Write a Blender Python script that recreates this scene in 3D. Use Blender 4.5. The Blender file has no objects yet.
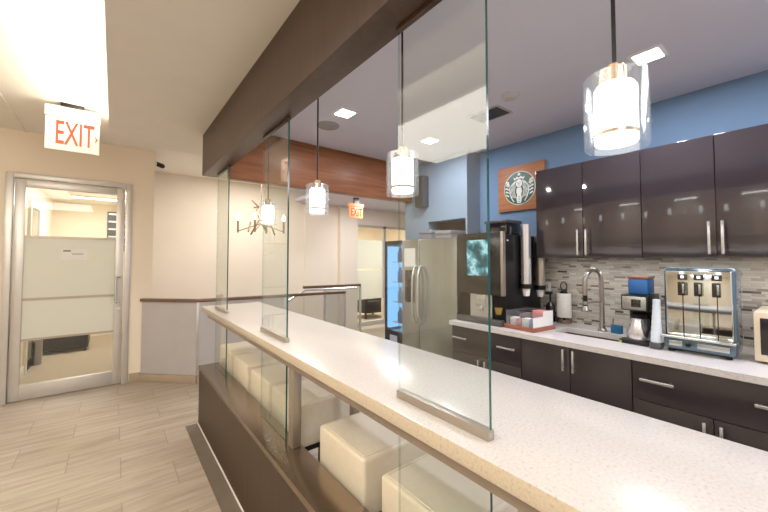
import bpy, bmesh, math, random
from mathutils import Vector, Matrix
random.seed(7)
S = bpy.context.scene
COL = S.collection
PI = math.pi

# ------------------------------------------------------------------ helpers
class MB:
    """collects shapes in one bmesh (world coordinates)"""
    def __init__(self):
        self.bm = bmesh.new(); self.mi = 0
    def _mark(self, n0):
        self.bm.faces.ensure_lookup_table()
        for f in self.bm.faces[n0:]:
            f.material_index = self.mi
    def box(self, x0, x1, y0, y1, z0, z1, bev=0.0, seg=2, M=None):
        bm = self.bm
        t = bmesh.new()
        v = [t.verts.new((x, y, z)) for x in (x0, x1) for y in (y0, y1) for z in (z0, z1)]
        for q in ((0,1,3,2),(4,6,7,5),(0,4,5,1),(2,3,7,6),(0,2,6,4),(1,5,7,3)):
            t.faces.new([v[i] for i in q])
        bmesh.ops.recalc_face_normals(t, faces=t.faces[:])
        if bev > 0:
            bmesh.ops.bevel(t, geom=t.edges[:], offset=bev, segments=seg, profile=0.5, affect='EDGES', clamp_overlap=True)
        self._merge(t, M); return self
    def _merge(self, t, M=None):
        if M is not None:
            bmesh.ops.transform(t, matrix=M, verts=t.verts[:])
        mp = {}
        for v in t.verts: mp[v] = self.bm.verts.new(v.co)
        for f in t.faces:
            try:
                g = self.bm.faces.new([mp[v] for v in f.verts]); g.material_index = self.mi
            except ValueError: pass
        t.free()
    def cyl(self, p0, p1, r0, r1=None, n=20, caps=True):
        if r1 is None: r1 = r0
        p0 = Vector(p0); p1 = Vector(p1); d = (p1 - p0)
        a = d.normalized(); u = a.orthogonal().normalized(); w = a.cross(u)
        t = bmesh.new()
        A = [t.verts.new(p0 + r0*(math.cos(2*PI*i/n)*u + math.sin(2*PI*i/n)*w)) for i in range(n)]
        B = [t.verts.new(p1 + r1*(math.cos(2*PI*i/n)*u + math.sin(2*PI*i/n)*w)) for i in range(n)]
        for i in range(n):
            t.faces.new((A[i], A[(i+1)%n], B[(i+1)%n], B[i]))
        if caps:
            t.faces.new(A[::-1]); t.faces.new(B)
        self._merge(t); return self
    def tube(self, pts, r, n=10):
        pts = [Vector(p) for p in pts]
        t = bmesh.new(); rings = []
        u = None
        for i, p in enumerate(pts):
            if i == 0: d = pts[1]-pts[0]
            elif i == len(pts)-1: d = pts[-1]-pts[-2]
            else: d = (pts[i+1]-pts[i]).normalized() + (pts[i]-pts[i-1]).normalized()
            d.normalize()
            if u is None: u = d.orthogonal().normalized()
            else: u = (u - d*u.dot(d)).normalized()
            w = d.cross(u)
            rings.append([t.verts.new(p + r*(math.cos(2*PI*k/n)*u + math.sin(2*PI*k/n)*w)) for k in range(n)])
        for a, b in zip(rings, rings[1:]):
            for k in range(n): t.faces.new((a[k], a[(k+1)%n], b[(k+1)%n], b[k]))
        t.faces.new(rings[0][::-1]); t.faces.new(rings[-1])
        self._merge(t); return self
    def lathe(self, prof, c, n=32):
        """prof: list of (r, z) ; closed only where r is 0"""
        t = bmesh.new(); rings = []
        for r, z in prof:
            if r < 1e-6: rings.append([t.verts.new((c[0], c[1], c[2]+z))])
            else: rings.append([t.verts.new((c[0]+r*math.cos(2*PI*i/n), c[1]+r*math.sin(2*PI*i/n), c[2]+z)) for i in range(n)])
        for a, b in zip(rings, rings[1:]):
            for i in range(n):
                j = (i+1) % n
                if len(a) == 1 and len(b) == 1: continue
                if len(a) == 1: t.faces.new((a[0], b[j], b[i]))
                elif len(b) == 1: t.faces.new((a[i], a[j], b[0]))
                else: t.faces.new((a[i], a[j], b[j], b[i]))
        bmesh.ops.recalc_face_normals(t, faces=t.faces[:])
        self._merge(t); return self
    def prism(self, poly, M, depth):
        """poly in local xy, extruded along local z by depth, placed with matrix M"""
        t = bmesh.new()
        A = [t.verts.new((p[0], p[1], 0)) for p in poly]
        B = [t.verts.new((p[0], p[1], depth)) for p in poly]
        n = len(poly)
        t.faces.new(A[::-1]); t.faces.new(B)
        for i in range(n): t.faces.new((A[i], A[(i+1)%n], B[(i+1)%n], B[i]))
        bmesh.ops.recalc_face_normals(t, faces=t.faces[:])
        self._merge(t, M); return self
    def sphere(self, c, r, n=16, sc=(1,1,1)):
        t = bmesh.new()
        bmesh.ops.create_uvsphere(t, u_segments=n, v_segments=max(6, n//2), radius=r)
        self._merge(t, Matrix.Translation(c) @ Matrix.Diagonal((*sc, 1))); return self
    def build(self, name, mat, parent=None, smooth=True):
        off = Vector((0,0,0)); q = parent
        while q is not None:
            off += q.location; q = q.parent
        me = bpy.data.meshes.new(name)
        if off.length: bmesh.ops.translate(self.bm, verts=self.bm.verts[:], vec=-off)
        self.bm.to_mesh(me); self.bm.free()
        for m in (mat if isinstance(mat, (list, tuple)) else [mat]): me.materials.append(m)
        if smooth and len(me.polygons):
            me.polygons.foreach_set('use_smooth', [True]*len(me.polygons))
            me.set_sharp_from_angle(angle=math.radians(35))
        o = bpy.data.objects.new(name, me); COL.objects.link(o)
        if parent is not None: o.parent = parent
        return o

def thing(name, label, cat, loc, group=None):
    o = bpy.data.objects.new(name, None); COL.objects.link(o)
    o.empty_display_size = 0.05
    o.location = loc; o['label'] = label; o['category'] = cat
    if group: o['group'] = group
    return o
def tag(o, label, cat, group=None):
    o['label'] = label; o['category'] = cat
    if group: o['group'] = group
    return o
def struct(name, mb, mat, label=None, cat=None, parent=None, smooth=True):
    o = mb.build(name, mat, parent, smooth)
    if parent is None:
        o['kind'] = 'structure'
        if label: o['label'] = label; o['category'] = cat
    return o
def copy_tree(o, label, loc, group=None):
    r = o.copy(); COL.objects.link(r); r.location = loc; r['label'] = label
    if group: r['group'] = group
    for ch in list(o.children):
        c = ch.copy(); COL.objects.link(c); c.parent = r
        for g in list(ch.children):
            d = g.copy(); COL.objects.link(d); d.parent = c
    return r
def text_obj(name, body, size, M, depth, mat, parent=None, sx=1.0, bold=0.0):
    cu = bpy.data.curves.new('lettering_source', 'FONT'); cu.body = body; cu.size = size
    cu.align_x = 'CENTER'; cu.align_y = 'CENTER'; cu.extrude = depth; cu.offset = bold
    o = bpy.data.objects.new('lettering_source', cu); COL.objects.link(o)
    dg = bpy.context.evaluated_depsgraph_get(); dg.update()
    me = bpy.data.meshes.new_from_object(o.evaluated_get(dg))
    bpy.data.objects.remove(o); bpy.data.curves.remove(cu)
    me.transform(M @ Matrix.Diagonal((sx, 1, 1, 1)))
    off = Vector((0,0,0)); q = parent
    while q is not None: off += q.location; q = q.parent
    me.transform(Matrix.Translation(-off))
    me.name = name; me.materials.clear(); me.materials.append(mat)
    t = bpy.data.objects.new(name, me); COL.objects.link(t)
    if parent is not None: t.parent = parent
    return t

# ------------------------------------------------------------------ materials
class NT:
    def __init__(self, name):
        self.m = bpy.data.materials.new(name); self.m.use_nodes = True
        self.t = self.m.node_tree; self.t.nodes.clear()
        self.out = self.t.nodes.new('ShaderNodeOutputMaterial')
    def n(self, ty, **k):
        x = self.t.nodes.new('ShaderNode'+ty)
        for a, b in k.items():
            if a.startswith('i_'): x.inputs[a[2:].replace('_', ' ')].default_value = b
            else: setattr(x, a, b)
        return x
    def l(self, a, b): self.t.links.new(a, b)
    def bsdf(self, **k):
        b = self.n('BsdfPrincipled')
        for a, v in k.items(): b.inputs[a].default_value = v
        self.l(b.outputs[0], self.out.inputs[0]); return b
def rgb(*c): return (c[0], c[1], c[2], 1.0)
def ramp(nt, stops):
    r = nt.n('ValToRGB'); e = r.color_ramp.elements
    while len(e) < len(stops): e.new(0.5)
    for x, (p, c) in zip(e, stops): x.position = p; x.color = rgb(*c)
    return r

def plain(name, c, rough=0.5, metal=0.0, coat=0.0, var=0.06, scale=6.0, stretch=(1,1,1), bump=0.0, spec=0.5, emit=0.0, alpha=1.0):
    nt = NT(name)
    b = nt.bsdf(Roughness=rough, Metallic=metal)
    b.inputs['Coat Weight'].default_value = coat; b.inputs['Coat Roughness'].default_value = 0.05
    b.inputs['Specular IOR Level'].default_value = spec
    tc = nt.n('TexCoord'); mp = nt.n('Mapping'); mp.inputs['Scale'].default_value = stretch
    nz = nt.n('TexNoise'); nz.inputs['Scale'].default_value = scale; nz.inputs['Detail'].default_value = 4
    nt.l(tc.outputs['Object'], mp.inputs[0]); nt.l(mp.outputs[0], nz.inputs['Vector'])
    r = ramp(nt, [(0.3, [x*(1-var) for x in c]), (0.7, [min(1, x*(1+var)) for x in c])])
    nt.l(nz.outputs['Fac'], r.inputs[0]); nt.l(r.outputs[0], b.inputs['Base Color'])
    if emit > 0:
        nt.l(r.outputs[0], b.inputs['Emission Color']); b.inputs['Emission Strength'].default_value = emit
    if bump > 0:
        bp = nt.n('Bump'); bp.inputs['Strength'].default_value = bump; bp.inputs['Distance'].default_value = 0.01
        nt.l(nz.outputs['Fac'], bp.inputs['Height']); nt.l(bp.outputs[0], b.inputs['Normal'])
    return nt.m
def emission(name, c, s):
    nt = NT(name); e = nt.n('Emission'); e.inputs[0].default_value = rgb(*c); e.inputs[1].default_value = s
    nt.l(e.outputs[0], nt.out.inputs[0]); return nt.m
def thin_glass(name, tint=(0.93,0.97,0.95), refl=0.9, base=0.04, rough=0.0, haze=0.0, hazecol=(0.8,0.8,0.8)):
    nt = NT(name)
    lw = nt.n('LayerWeight'); lw.inputs[0].default_value = 0.5
    p = nt.n('Math', operation='POWER'); p.inputs[1].default_value = 5.0
    ma = nt.n('Math', operation='MULTIPLY_ADD'); ma.inputs[1].default_value = refl*(1-base); ma.inputs[2].default_value = base
    nt.l(lw.outputs['Facing'], p.inputs[0]); nt.l(p.outputs[0], ma.inputs[0])
    tr = nt.n('BsdfTransparent'); tr.inputs[0].default_value = rgb(*tint)
    gl = nt.n('BsdfGlossy'); gl.inputs['Roughness'].default_value = rough; gl.inputs[0].default_value = rgb(0.95,0.97,0.96)
    mx = nt.n('MixShader'); nt.l(ma.outputs[0], mx.inputs[0])
    src = tr.outputs[0]
    if haze > 0:
        df = nt.n('BsdfDiffuse'); df.inputs[0].default_value = rgb(*hazecol)
        tl = nt.n('BsdfTranslucent'); tl.inputs[0].default_value = rgb(*hazecol)
        m1 = nt.n('MixShader'); m1.inputs[0].default_value = 0.5
        nt.l(df.outputs[0], m1.inputs[1]); nt.l(tl.outputs[0], m1.inputs[2])
        m2 = nt.n('MixShader'); m2.inputs[0].default_value = haze
        nt.l(tr.outputs[0], m2.inputs[1]); nt.l(m1.outputs[0], m2.inputs[2]); src = m2.outputs[0]
    nt.l(src, mx.inputs[1]); nt.l(gl.outputs[0], mx.inputs[2])
    nt.l(mx.outputs[0], nt.out.inputs[0]); return nt.m

def floor_tile():
    nt = NT('wood_look_floor_tile'); b = nt.bsdf(Roughness=0.33)
    tc = nt.n('TexCoord'); mp = nt.n('Mapping'); mp.inputs['Location'].default_value = (0.0775+0.1435, 0.06, 0)
    nt.l(tc.outputs['Object'], mp.inputs[0])
    br = nt.n('TexBrick'); br.offset = 0.5; br.squash = 1.0
    br.inputs['Scale'].default_value = 1.0; br.inputs['Brick Width'].default_value = 0.574; br.inputs['Row Height'].default_value = 0.287
    br.inputs['Mortar Size'].default_value = 0.0028; br.inputs['Mortar Smooth'].default_value = 0.2
    br.inputs['Color1'].default_value = rgb(0,0,0); br.inputs['Color2'].default_value = rgb(1,1,1); br.inputs['Mortar'].default_value = rgb(0.5,0.5,0.5)
    nt.l(mp.outputs[0], br.inputs['Vector'])
    m2 = nt.n('Mapping'); m2.inputs['Scale'].default_value = (1.0, 11, 1); m2.inputs['Rotation'].default_value = (0,0,0.06); nt.l(tc.outputs['Object'], m2.inputs[0])
    ad = nt.n('VectorMath', operation='MULTIPLY_ADD'); ad.inputs[1].default_value = (3.7,3.7,3.7)
    nt.l(br.outputs['Color'], ad.inputs[0]); nt.l(m2.outputs[0], ad.inputs[2])
    nz = nt.n('TexNoise'); nz.inputs['Scale'].default_value = 2.2; nz.inputs['Detail'].default_value = 7; nz.inputs['Roughness'].default_value = 0.6
    nt.l(ad.outputs[0], nz.inputs['Vector'])
    r = ramp(nt, [(0.25,(0.27,0.215,0.165)), (0.5,(0.40,0.335,0.27)), (0.75,(0.51,0.445,0.37))]); nt.l(nz.outputs['Fac'], r.inputs[0])
    mx = nt.n('Mix', data_type='RGBA', blend_type='MULTIPLY'); mx.inputs[0].default_value = 1.0
    r2 = ramp(nt, [(0,(0.9,0.89,0.87)),(1,(1,1,1))]); nt.l(br.outputs['Color'], r2.inputs[0])
    nt.l(r.outputs[0], mx.inputs[6]); nt.l(r2.outputs[0], mx.inputs[7])
    m3 = nt.n('Mix', data_type='RGBA'); nt.l(br.outputs['Fac'], m3.inputs[0]); nt.l(mx.outputs[2], m3.inputs[6]); m3.inputs[7].default_value = rgb(0.25,0.19,0.135)
    nt.l(m3.outputs[2], b.inputs['Base Color'])
    bp = nt.n('Bump', invert=True); bp.inputs['Strength'].default_value = 0.4; bp.inputs['Distance'].default_value = 0.003
    nt.l(br.outputs['Fac'], bp.inputs['Height']); nt.l(bp.outputs[0], b.inputs['Normal'])
    return nt.m
def mosaic():
    nt = NT('linear_mosaic_tile'); b = nt.bsdf(Roughness=0.25)
    tc = nt.n('TexCoord'); sp = nt.n('SeparateXYZ'); cb = nt.n('CombineXYZ')
    nt.l(tc.outputs['Object'], sp.inputs[0]); nt.l(sp.outputs[1], cb.inputs[0]); nt.l(sp.outputs[2], cb.inputs[1])
    br = nt.n('TexBrick'); br.offset = 0.37; br.offset_frequency = 3; br.squash = 0.7; br.squash_frequency = 2
    br.inputs['Scale'].default_value = 1.0; br.inputs['Brick Width'].default_value = 0.075; br.inputs['Row Height'].default_value = 0.0145
    br.inputs['Mortar Size'].default_value = 0.0009; br.inputs['Bias'].default_value = 0.0
    br.inputs['Color1'].default_value = rgb(0,0,0); br.inputs['Color2'].default_value = rgb(1,1,1); br.inputs['Mortar'].default_value = rgb(0.4,0.4,0.4)
    nt.l(cb.outputs[0], br.inputs['Vector'])
    r = ramp(nt, [(0,(0.06,0.05,0.045)),(0.14,(0.30,0.27,0.23)),(0.3,(0.44,0.405,0.35)),(0.6,(0.54,0.51,0.45)),(0.8,(0.42,0.385,0.33)),(1,(0.60,0.57,0.51))])
    nt.l(br.outputs['Color'], r.inputs[0])
    m3 = nt.n('Mix', data_type='RGBA'); nt.l(br.outputs['Fac'], m3.inputs[0]); nt.l(r.outputs[0], m3.inputs[6]); m3.inputs[7].default_value = rgb(0.33,0.31,0.28)
    nt.l(m3.outputs[2], b.inputs['Base Color'])
    rr = nt.n('MapRange'); rr.inputs[3].default_value = 0.12; rr.inputs[4].default_value = 0.5
    nt.l(br.outputs['Color'], rr.inputs[0]); nt.l(rr.outputs[0], b.inputs['Roughness'])
    return nt.m
def quartz(name, c):
    nt = NT(name); b = nt.bsdf(Roughness=0.22)
    tc = nt.n('TexCoord')
    nz = nt.n('TexNoise'); nz.inputs['Scale'].default_value = 140; nz.inputs['Detail'].default_value = 3
    nt.l(tc.outputs['Object'], nz.inputs['Vector'])
    r = ramp(nt, [(0.28,[x*0.74 for x in c]),(0.42,[x*0.94 for x in c]),(0.6,c),(0.75,[min(1,x*1.06) for x in c])])
    nt.l(nz.outputs['Fac'], r.inputs[0]); nt.l(r.outputs[0], b.inputs['Base Color']); return nt.m
def wood(name, c0, c1, rough, stretch, coat=0.2, spec=0.5):
    nt = NT(name); b = nt.bsdf(Roughness=rough); b.inputs['Coat Weight'].default_value = coat; b.inputs['Coat Roughness'].default_value = 0.2; b.inputs['Specular IOR Level'].default_value = spec
    tc = nt.n('TexCoord'); mp = nt.n('Mapping'); mp.inputs['Scale'].default_value = stretch
    nt.l(tc.outputs['Object'], mp.inputs[0])
    nz = nt.n('TexNoise'); nz.inputs['Scale'].default_value = 3; nz.inputs['Detail'].default_value = 8; nz.inputs['Distortion'].default_value = 0.6
    nt.l(mp.outputs[0], nz.inputs['Vector'])
    r = ramp(nt, [(0.3,c0),(0.7,c1)]); nt.l(nz.outputs['Fac'], r.inputs[0]); nt.l(r.outputs[0], b.inputs['Base Color']); return nt.m

M = {}
M['beige'] = plain('beige_wall_paint', (0.86,0.755,0.61), 0.85, var=0.02, scale=2)
M['beige_far'] = plain('pale_beige_wall_paint', (0.86,0.77,0.665), 0.85, var=0.02, scale=2)
M['ceil_warm'] = plain('warm_white_ceiling_paint', (0.85,0.82,0.76), 0.9, var=0.01)
M['slab'] = plain('greige_dropped_ceiling_paint', (0.80,0.765,0.71), 0.85, var=0.015)
M['ceil_kit'] = plain('cool_white_ceiling_paint', (0.63,0.63,0.73), 0.9, var=0.015)
M['blue'] = plain('blue_wall_paint', (0.14,0.25,0.42), 0.75, var=0.02)
M['bluegrey'] = plain('light_blue_grey_wall_paint', (0.27,0.36,0.475), 0.8, var=0.02)
M['tile'] = floor_tile()
M['mosaic'] = mosaic()
M['carpet'] = plain('beige_carpet', (0.42,0.345,0.26), 0.95, var=0.12, scale=60)
M['trim'] = plain('beige_stone_trim', (0.36,0.28,0.20), 0.5)
M['white_trim'] = plain('white_painted_trim', (0.85,0.82,0.76), 0.5)
M['soffit'] = wood('dark_taupe_laminate', (0.045,0.024,0.014), (0.064,0.036,0.022), 0.40, (9,9,0.8), 0.0, 0.22)
M['barwall'] = wood('brown_bar_panel', (0.036,0.021,0.012), (0.05,0.030,0.018), 0.42, (9,9,0.8), 0.0, 0.2)
M['redwood'] = wood('reddish_wood_veneer', (0.16,0.055,0.022), (0.27,0.10,0.042), 0.4, (0.7,4,12), 0.0, 0.25)
M['signwood'] = wood('orange_brown_sign_wood', (0.33,0.115,0.04), (0.45,0.18,0.075), 0.5, (4,0.8,12), 0.1)
M['traywood'] = wood('red_brown_tray_wood', (0.22,0.06,0.03), (0.32,0.1,0.05), 0.4, (1,8,8), 0.2)
M['bronze'] = plain('brushed_bronze_metal', (0.27,0.205,0.15), 0.25, metal=0.9, var=0.08, scale=20, stretch=(14,0.4,1))
M['champagne'] = plain('champagne_metal', (0.42,0.37,0.31), 0.38, metal=0.8, var=0.05)
M['strip'] = plain('dark_grey_strip', (0.125,0.10,0.078), 0.5, var=0.1)
M['quartz'] = quartz('white_quartz', (0.66,0.62,0.585))
M['quartz_edge'] = quartz('quartz_edge', (0.58,0.49,0.36))
M['quartz_k'] = quartz('kitchen_quartz', (0.68,0.655,0.65))
M['apron'] = plain('taupe_apron', (0.26,0.205,0.155), 0.45)
M['glass'] = thin_glass('clear_partition_glass', (0.955,0.98,0.97), refl=0.85, base=0.045)
M['glass_edge'] = plain('green_glass_edge', (0.008,0.060,0.043), 0.12, var=0.4, scale=4, emit=0.2)
M['glass_end'] = thin_glass('pale_glass_edge', (0.70,0.78,0.76), refl=0.05, base=0.02)
M['glass_rail'] = thin_glass('smoky_railing_glass', (0.88,0.89,0.88), haze=0.10, hazecol=(0.62,0.58,0.54))
M['rail_panel'] = plain('pale_grey_railing_panel', (0.45,0.43,0.43), 0.35, var=0.03)
M['frost'] = thin_glass('frosted_glass_film', (0.9,0.92,0.85), haze=0.88, hazecol=(0.86,0.87,0.82), base=0.03)
M['pane'] = thin_glass('clear_door_glass', (0.96,0.97,0.95), base=0.03)
M['clear'] = thin_glass('clear_lamp_glass', (0.97,0.98,0.99), refl=0.22, base=0.06, haze=0.06, hazecol=(0.8,0.88,0.95))
M['acrylic'] = thin_glass('clear_acrylic', (0.93,0.95,0.97), refl=0.8, base=0.05, haze=0.12)
M['alu'] = plain('satin_aluminium', (0.62,0.60,0.57), 0.35, metal=0.6, var=0.04)
M['nickel'] = plain('brushed_nickel', (0.66,0.67,0.70), 0.25, metal=0.8, var=0.03)
M['steel'] = plain('brushed_stainless_steel', (0.44,0.475,0.475), 0.27, metal=0.9, var=0.05, scale=30, stretch=(1,1,0.05))
M['faucet'] = plain('brushed_dark_nickel', (0.40,0.37,0.35), 0.28, metal=0.9)
M['chrome'] = plain('polished_chrome', (0.65,0.71,0.73), 0.06, metal=1.0, var=0.01)
M['sinksteel'] = plain('sink_steel', (0.11,0.09,0.075), 0.35, metal=0.5)
M['brass'] = plain('aged_brass', (0.30,0.20,0.11), 0.35, metal=0.8)
M['lamp_cap'] = plain('brushed_gold_nickel', (0.36,0.25,0.14), 0.3, metal=0.9)
M['darkcap'] = plain('dark_brown_rail_cap', (0.13,0.07,0.045), 0.3, var=0.1)
M['upper'] = plain('glossy_charcoal_brown_cabinet', (0.034,0.028,0.033), 0.07, var=0.03, coat=0.5, spec=0.6)
M['base'] = plain('dark_charcoal_brown_cabinet', (0.026,0.020,0.024), 0.3, var=0.04, coat=0.15)
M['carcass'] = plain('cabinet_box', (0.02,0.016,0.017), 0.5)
M['leather'] = plain('cream_leather', (0.76,0.67,0.51), 0.42, var=0.03, scale=40, bump=0.05)
M['seam'] = plain('leather_seam', (0.62,0.52,0.37), 0.6)
M['black'] = plain('matt_black', (0.006,0.006,0.007), 0.35, spec=0.25)
M['gloss_black'] = plain('gloss_black', (0.010,0.010,0.012), 0.1, coat=0.4)
M['dark_grey'] = plain('dark_grey_plastic', (0.05,0.05,0.052), 0.35)
M['cm_front'] = plain('smoky_black_panel', (0.016,0.015,0.014), 0.2, coat=0.1)
M['white'] = plain('white_plastic', (0.82,0.81,0.80), 0.4)
M['paper'] = plain('white_paper', (0.85,0.84,0.82), 0.85, bump=0.1, scale=60)
M['cream'] = plain('cream_appliance_enamel', (0.72,0.60,0.43), 0.3)
M['bluebox'] = plain('bright_blue_card', (0.01,0.105,0.36), 0.4)
M['bluetint'] = plain('blue_tinted_casing', (0.065,0.115,0.155), 0.15, metal=0.3, coat=0.4)
M['teal'] = plain('teal_sponge', (0.01,0.13,0.30), 0.8, bump=0.3, scale=80)
M['sponge'] = plain('green_yellow_sponge', (0.45,0.42,0.06), 0.9, bump=0.3, scale=80)
M['pink'] = plain('pink_paper_packet', (0.75,0.22,0.22), 0.6)
M['packet_blue'] = plain('blue_printed_packet', (0.14,0.28,0.47), 0.6)
M['ltblue'] = plain('bluish_white_plastic', (0.66,0.74,0.82), 0.35)
M['green'] = plain('dark_green_emblem', (0.0,0.085,0.04), 0.4)
M['emblem_white'] = plain('white_emblem', (0.82,0.83,0.80), 0.4)
M['red'] = emission('red_exit_lettering', (1.0,0.15,0.07), 1.3)
M['exit_face'] = plain('white_exit_sign_face', (0.86,0.80,0.68), 0.4, emit=0.5)
M['exit_orange'] = plain('orange_exit_sign_face', (0.85,0.26,0.10), 0.4, emit=0.6)
M['packbox'] = plain('bluish_grey_carton', (0.25,0.27,0.31), 0.7)
M['cardboard'] = plain('grey_cardboard', (0.30,0.28,0.29), 0.8)
M['lamp_white'] = emission('opal_lamp_glass', (1.0,0.94,0.85), 4.2)
M['cove'] = emission('warm_cove_light', (1.0,0.86,0.62), 16.0)
M['down'] = emission('white_downlight', (1.0,0.97,0.92), 14.0)
M['bulb'] = emission('candle_bulb', (1.0,0.84,0.58), 9.0)
M['linear'] = emission('linear_office_light', (1.0,0.94,0.80), 6.0)
M['led_blue'] = emission('blue_indicator', (0.15,0.5,1.0), 6.0)
M['led_white'] = emission('white_indicator', (0.9,0.95,1.0), 1.6)
M['vend_blue'] = emission('blue_backlit_panel', (0.10,0.38,0.95), 1.2)
M['vend_white'] = emission('pale_blue_backlit_panel', (0.22,0.58,1.0), 1.2)

def screen_mat():
    nt = NT('coffee_screen'); tc = nt.n('TexCoord')
    vz = nt.n('TexNoise'); vz.inputs['Scale'].default_value = 11; vz.inputs['Detail'].default_value = 5
    nt.l(tc.outputs['Object'], vz.inputs['Vector'])
    r = ramp(nt, [(0.40,(0.03,0.09,0.10)),(0.50,(0.12,0.36,0.40)),(0.57,(0.55,0.88,0.92)),(0.66,(0.10,0.27,0.30))])
    nt.l(vz.outputs['Fac'], r.inputs[0])
    e = nt.n('Emission'); e.inputs[1].default_value = 1.0; nt.l(r.outputs[0], e.inputs[0]); nt.l(e.outputs[0], nt.out.inputs[0]); return nt.m
M['screen'] = screen_mat()

# ------------------------------------------------------------------ setting
# main dimensions (metres); bar runs along Y, kitchen on +X, camera at the origin
CAMH = 1.40
ZK, ZF, ZS = 2.462, 2.68, 2.49      # kitchen ceiling, foyer ceiling, dropped slab
XW = 2.87                          # kitchen wall
YD, YF = 4.90, 6.00                # door wall, far wall
XL, YB = -5.2, -2.6                # left wall, back wall
XR = 6.2

f = MB()
f.box(XL, 0.98, YB, 4.42, -0.1, 0).box(0.98, XR, YB, 4.36, -0.1, 0).box(XL, 0.80, 4.42, YD, -0.1, 0).box(2.75, XR, 4.36, YF, -0.1, 0)
struct('floor', f, M['tile'], 'wood look beige tile floor of the hallway', 'floor')
f = MB().box(0.80, 2.75, 4.36, YF, -1.4, -1.3)
struct('floor_stairwell', f, M['carpet'])
f = MB().box(0.80, 2.75, 4.30, 4.36, -1.3, -0.1).box(2.75, 2.81, 4.36, YF, -1.3, -0.1).box(0.74, 0.80, 4.42, YF, -1.3, -0.1)
struct('wall_stairwell', f, M['beige_far'])

# door wall with opening
DX0, DX1, DZ = -0.845, 0.150, 2.255
w = MB().box(XL, DX0, YD, YD+0.12, 0, ZF).box(DX1, 0.36, YD, YD+0.12, 0, ZF).box(DX0, DX1, YD, YD+0.12, DZ, ZF)
struct('wall_front', w, M['beige'], 'beige wall around the aluminium glass door', 'wall')
w = MB().box(0.24, 0.36, YD+0.12, YF, -1.3, ZF)
struct('wall_stairwell_side', w, M['beige_far'])
w = MB().box(0.24, 2.80, YF, YF+0.12, -1.3, ZF).box(2.80, 3.52, YF-0.02, YF+0.12, -1.3, ZF).box(3.52, 3.93, YF-0.10, YF+0.12, 0, ZF).box(3.93, XR, YF, YF+0.12, 2.12, ZF).box(5.6, XR, YF, YF+0.12, 0, 2.12)
struct('wall_far', w, M['beige_far'], 'pale beige wall beyond the stairwell', 'wall')
struct('wall_left', MB().box(XL-0.1, XL, YB, YD, 0, ZF), M['beige'])
struct('wall_back', MB().box(XL, XW+0.12, YB-0.1, YB, 0, ZF), M['beige_far'])
struct('wall_right', MB().box(XR, XR+0.1, 3.0, YF, 0, ZF), M['beige_far'])
struct('wall_kitchen', MB().box(XW, XW+0.12, YB, 3.02, 0, ZF), M['blue'], 'blue kitchen wall above the cabinets', 'wall')
struct('wall_backsplash', MB().box(XW-0.012, XW-0.0005, 0.0, 1.64, 0.90, 1.46), M['mosaic'], 'backsplash of thin grey beige mosaic tiles', 'wall')
# wall plane around the fridge with the niche above it
XN = 2.68
struct('wall_fridge_above', MB().box(XN, XN+0.03, 2.14, 2.6445, 1.80, ZK).box(XN, XW, 2.12, 2.14, 1.625, ZK).box(XN+0.03, XW, 2.14, 2.62, 1.80, 1.82), M['bluegrey'], 'light blue grey wall box above the fridge', 'wall')
struct('wall_fridge_side', MB().box(XN, XW, 2.645, 3.02, 0, ZK), M['bluegrey'])
struct('wall_niche_shade', MB().box(XW-0.01, XW, 2.14, 2.64, 1.6, 1.80), M['carcass'])  # near-black sheet over the blue niche back, its shade put into the colour

# ceilings
c = MB().box(XL, 2.62, YB, YF, ZF, ZF+0.1)
struct('ceiling', c, M['ceil_warm'], 'warm white ceiling of the entrance', 'ceiling')
c = MB().box(-0.055, 0.598, YB, 4.02, ZS, ZS+0.05).box(0.598, 1.3, 3.36, 4.02, ZS, ZS+0.05)
struct('ceiling_dropped', c, M['slab'], 'greige dropped ceiling beside the dark beam', 'ceiling')
c = MB().box(0.715, XW, YB, 3.05, ZK, ZK+0.06).box(2.62, XR, 3.05, YF, ZK, ZK+0.06)
struct('ceiling_kitchen', c, M['ceil_kit'], 'cool white kitchen ceiling with recessed lights', 'ceiling')
# bulkhead over the bar and cross beam
struct('trim_1', MB().box(0.595, 0.717, YB, 3.352, 2.13, 2.56, 0.002), M['soffit'], 'dark taupe bulkhead beam above the bar', 'beam')
tb = MB().box(0.717, 3.02, 2.90, 3.00, 2.05, ZK, 0.002).build('trim_2', M['redwood'])
tb['kind'] = 'structure'; tb['label'] = 'reddish wood cross beam below the kitchen ceiling'; tb['category'] = 'beam'
# baseboard of door wall, ceiling track
struct('baseboard_front', MB().box(DX1+0.012, 0.372, YD-0.014, YD, 0, 0.10, 0.002).box(0.36, 0.374, YD-0.014, YD+0.12, 0, 0.10), M['trim'])
struct('trim_3', MB().box(-0.735, -0.715, 0.5, 4.9, ZF-0.012, ZF), M['white_trim'])
# ledge of light over the dropped ceiling (cove strip)
cv = MB().box(-0.05, -0.01, -2.2, 3.98, ZS+0.052, ZS+0.075).build('cove_light_strip', M['cove'])
tag(cv, 'warm cove light strip along the dropped ceiling edge', 'light')

# office behind the left door
struct('floor_office', MB().box(-0.84, 0.24, YD, 8.2, -0.1, 0.0).box(-1.4, -0.84, 5.02, 8.2, -0.1, 0), M['carpet'])
struct('wall_office', MB().box(-0.90, -0.84, 5.02, 8.2, 0, 2.4).box(-0.90, 0.36, 8.2, 8.3, 0, 2.4).box(0.24, 0.36, YF+0.12, 8.2, 0, 2.4), M['beige'])
struct('ceiling_office', MB().box(-0.90, 0.36, 5.02, 8.3, 2.4, 2.45), M['ceil_warm'])
struct('baseboard_office', MB().box(-0.84, -0.825, 5.02, 8.2, 0, 0.11), M['white_trim'])
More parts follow.
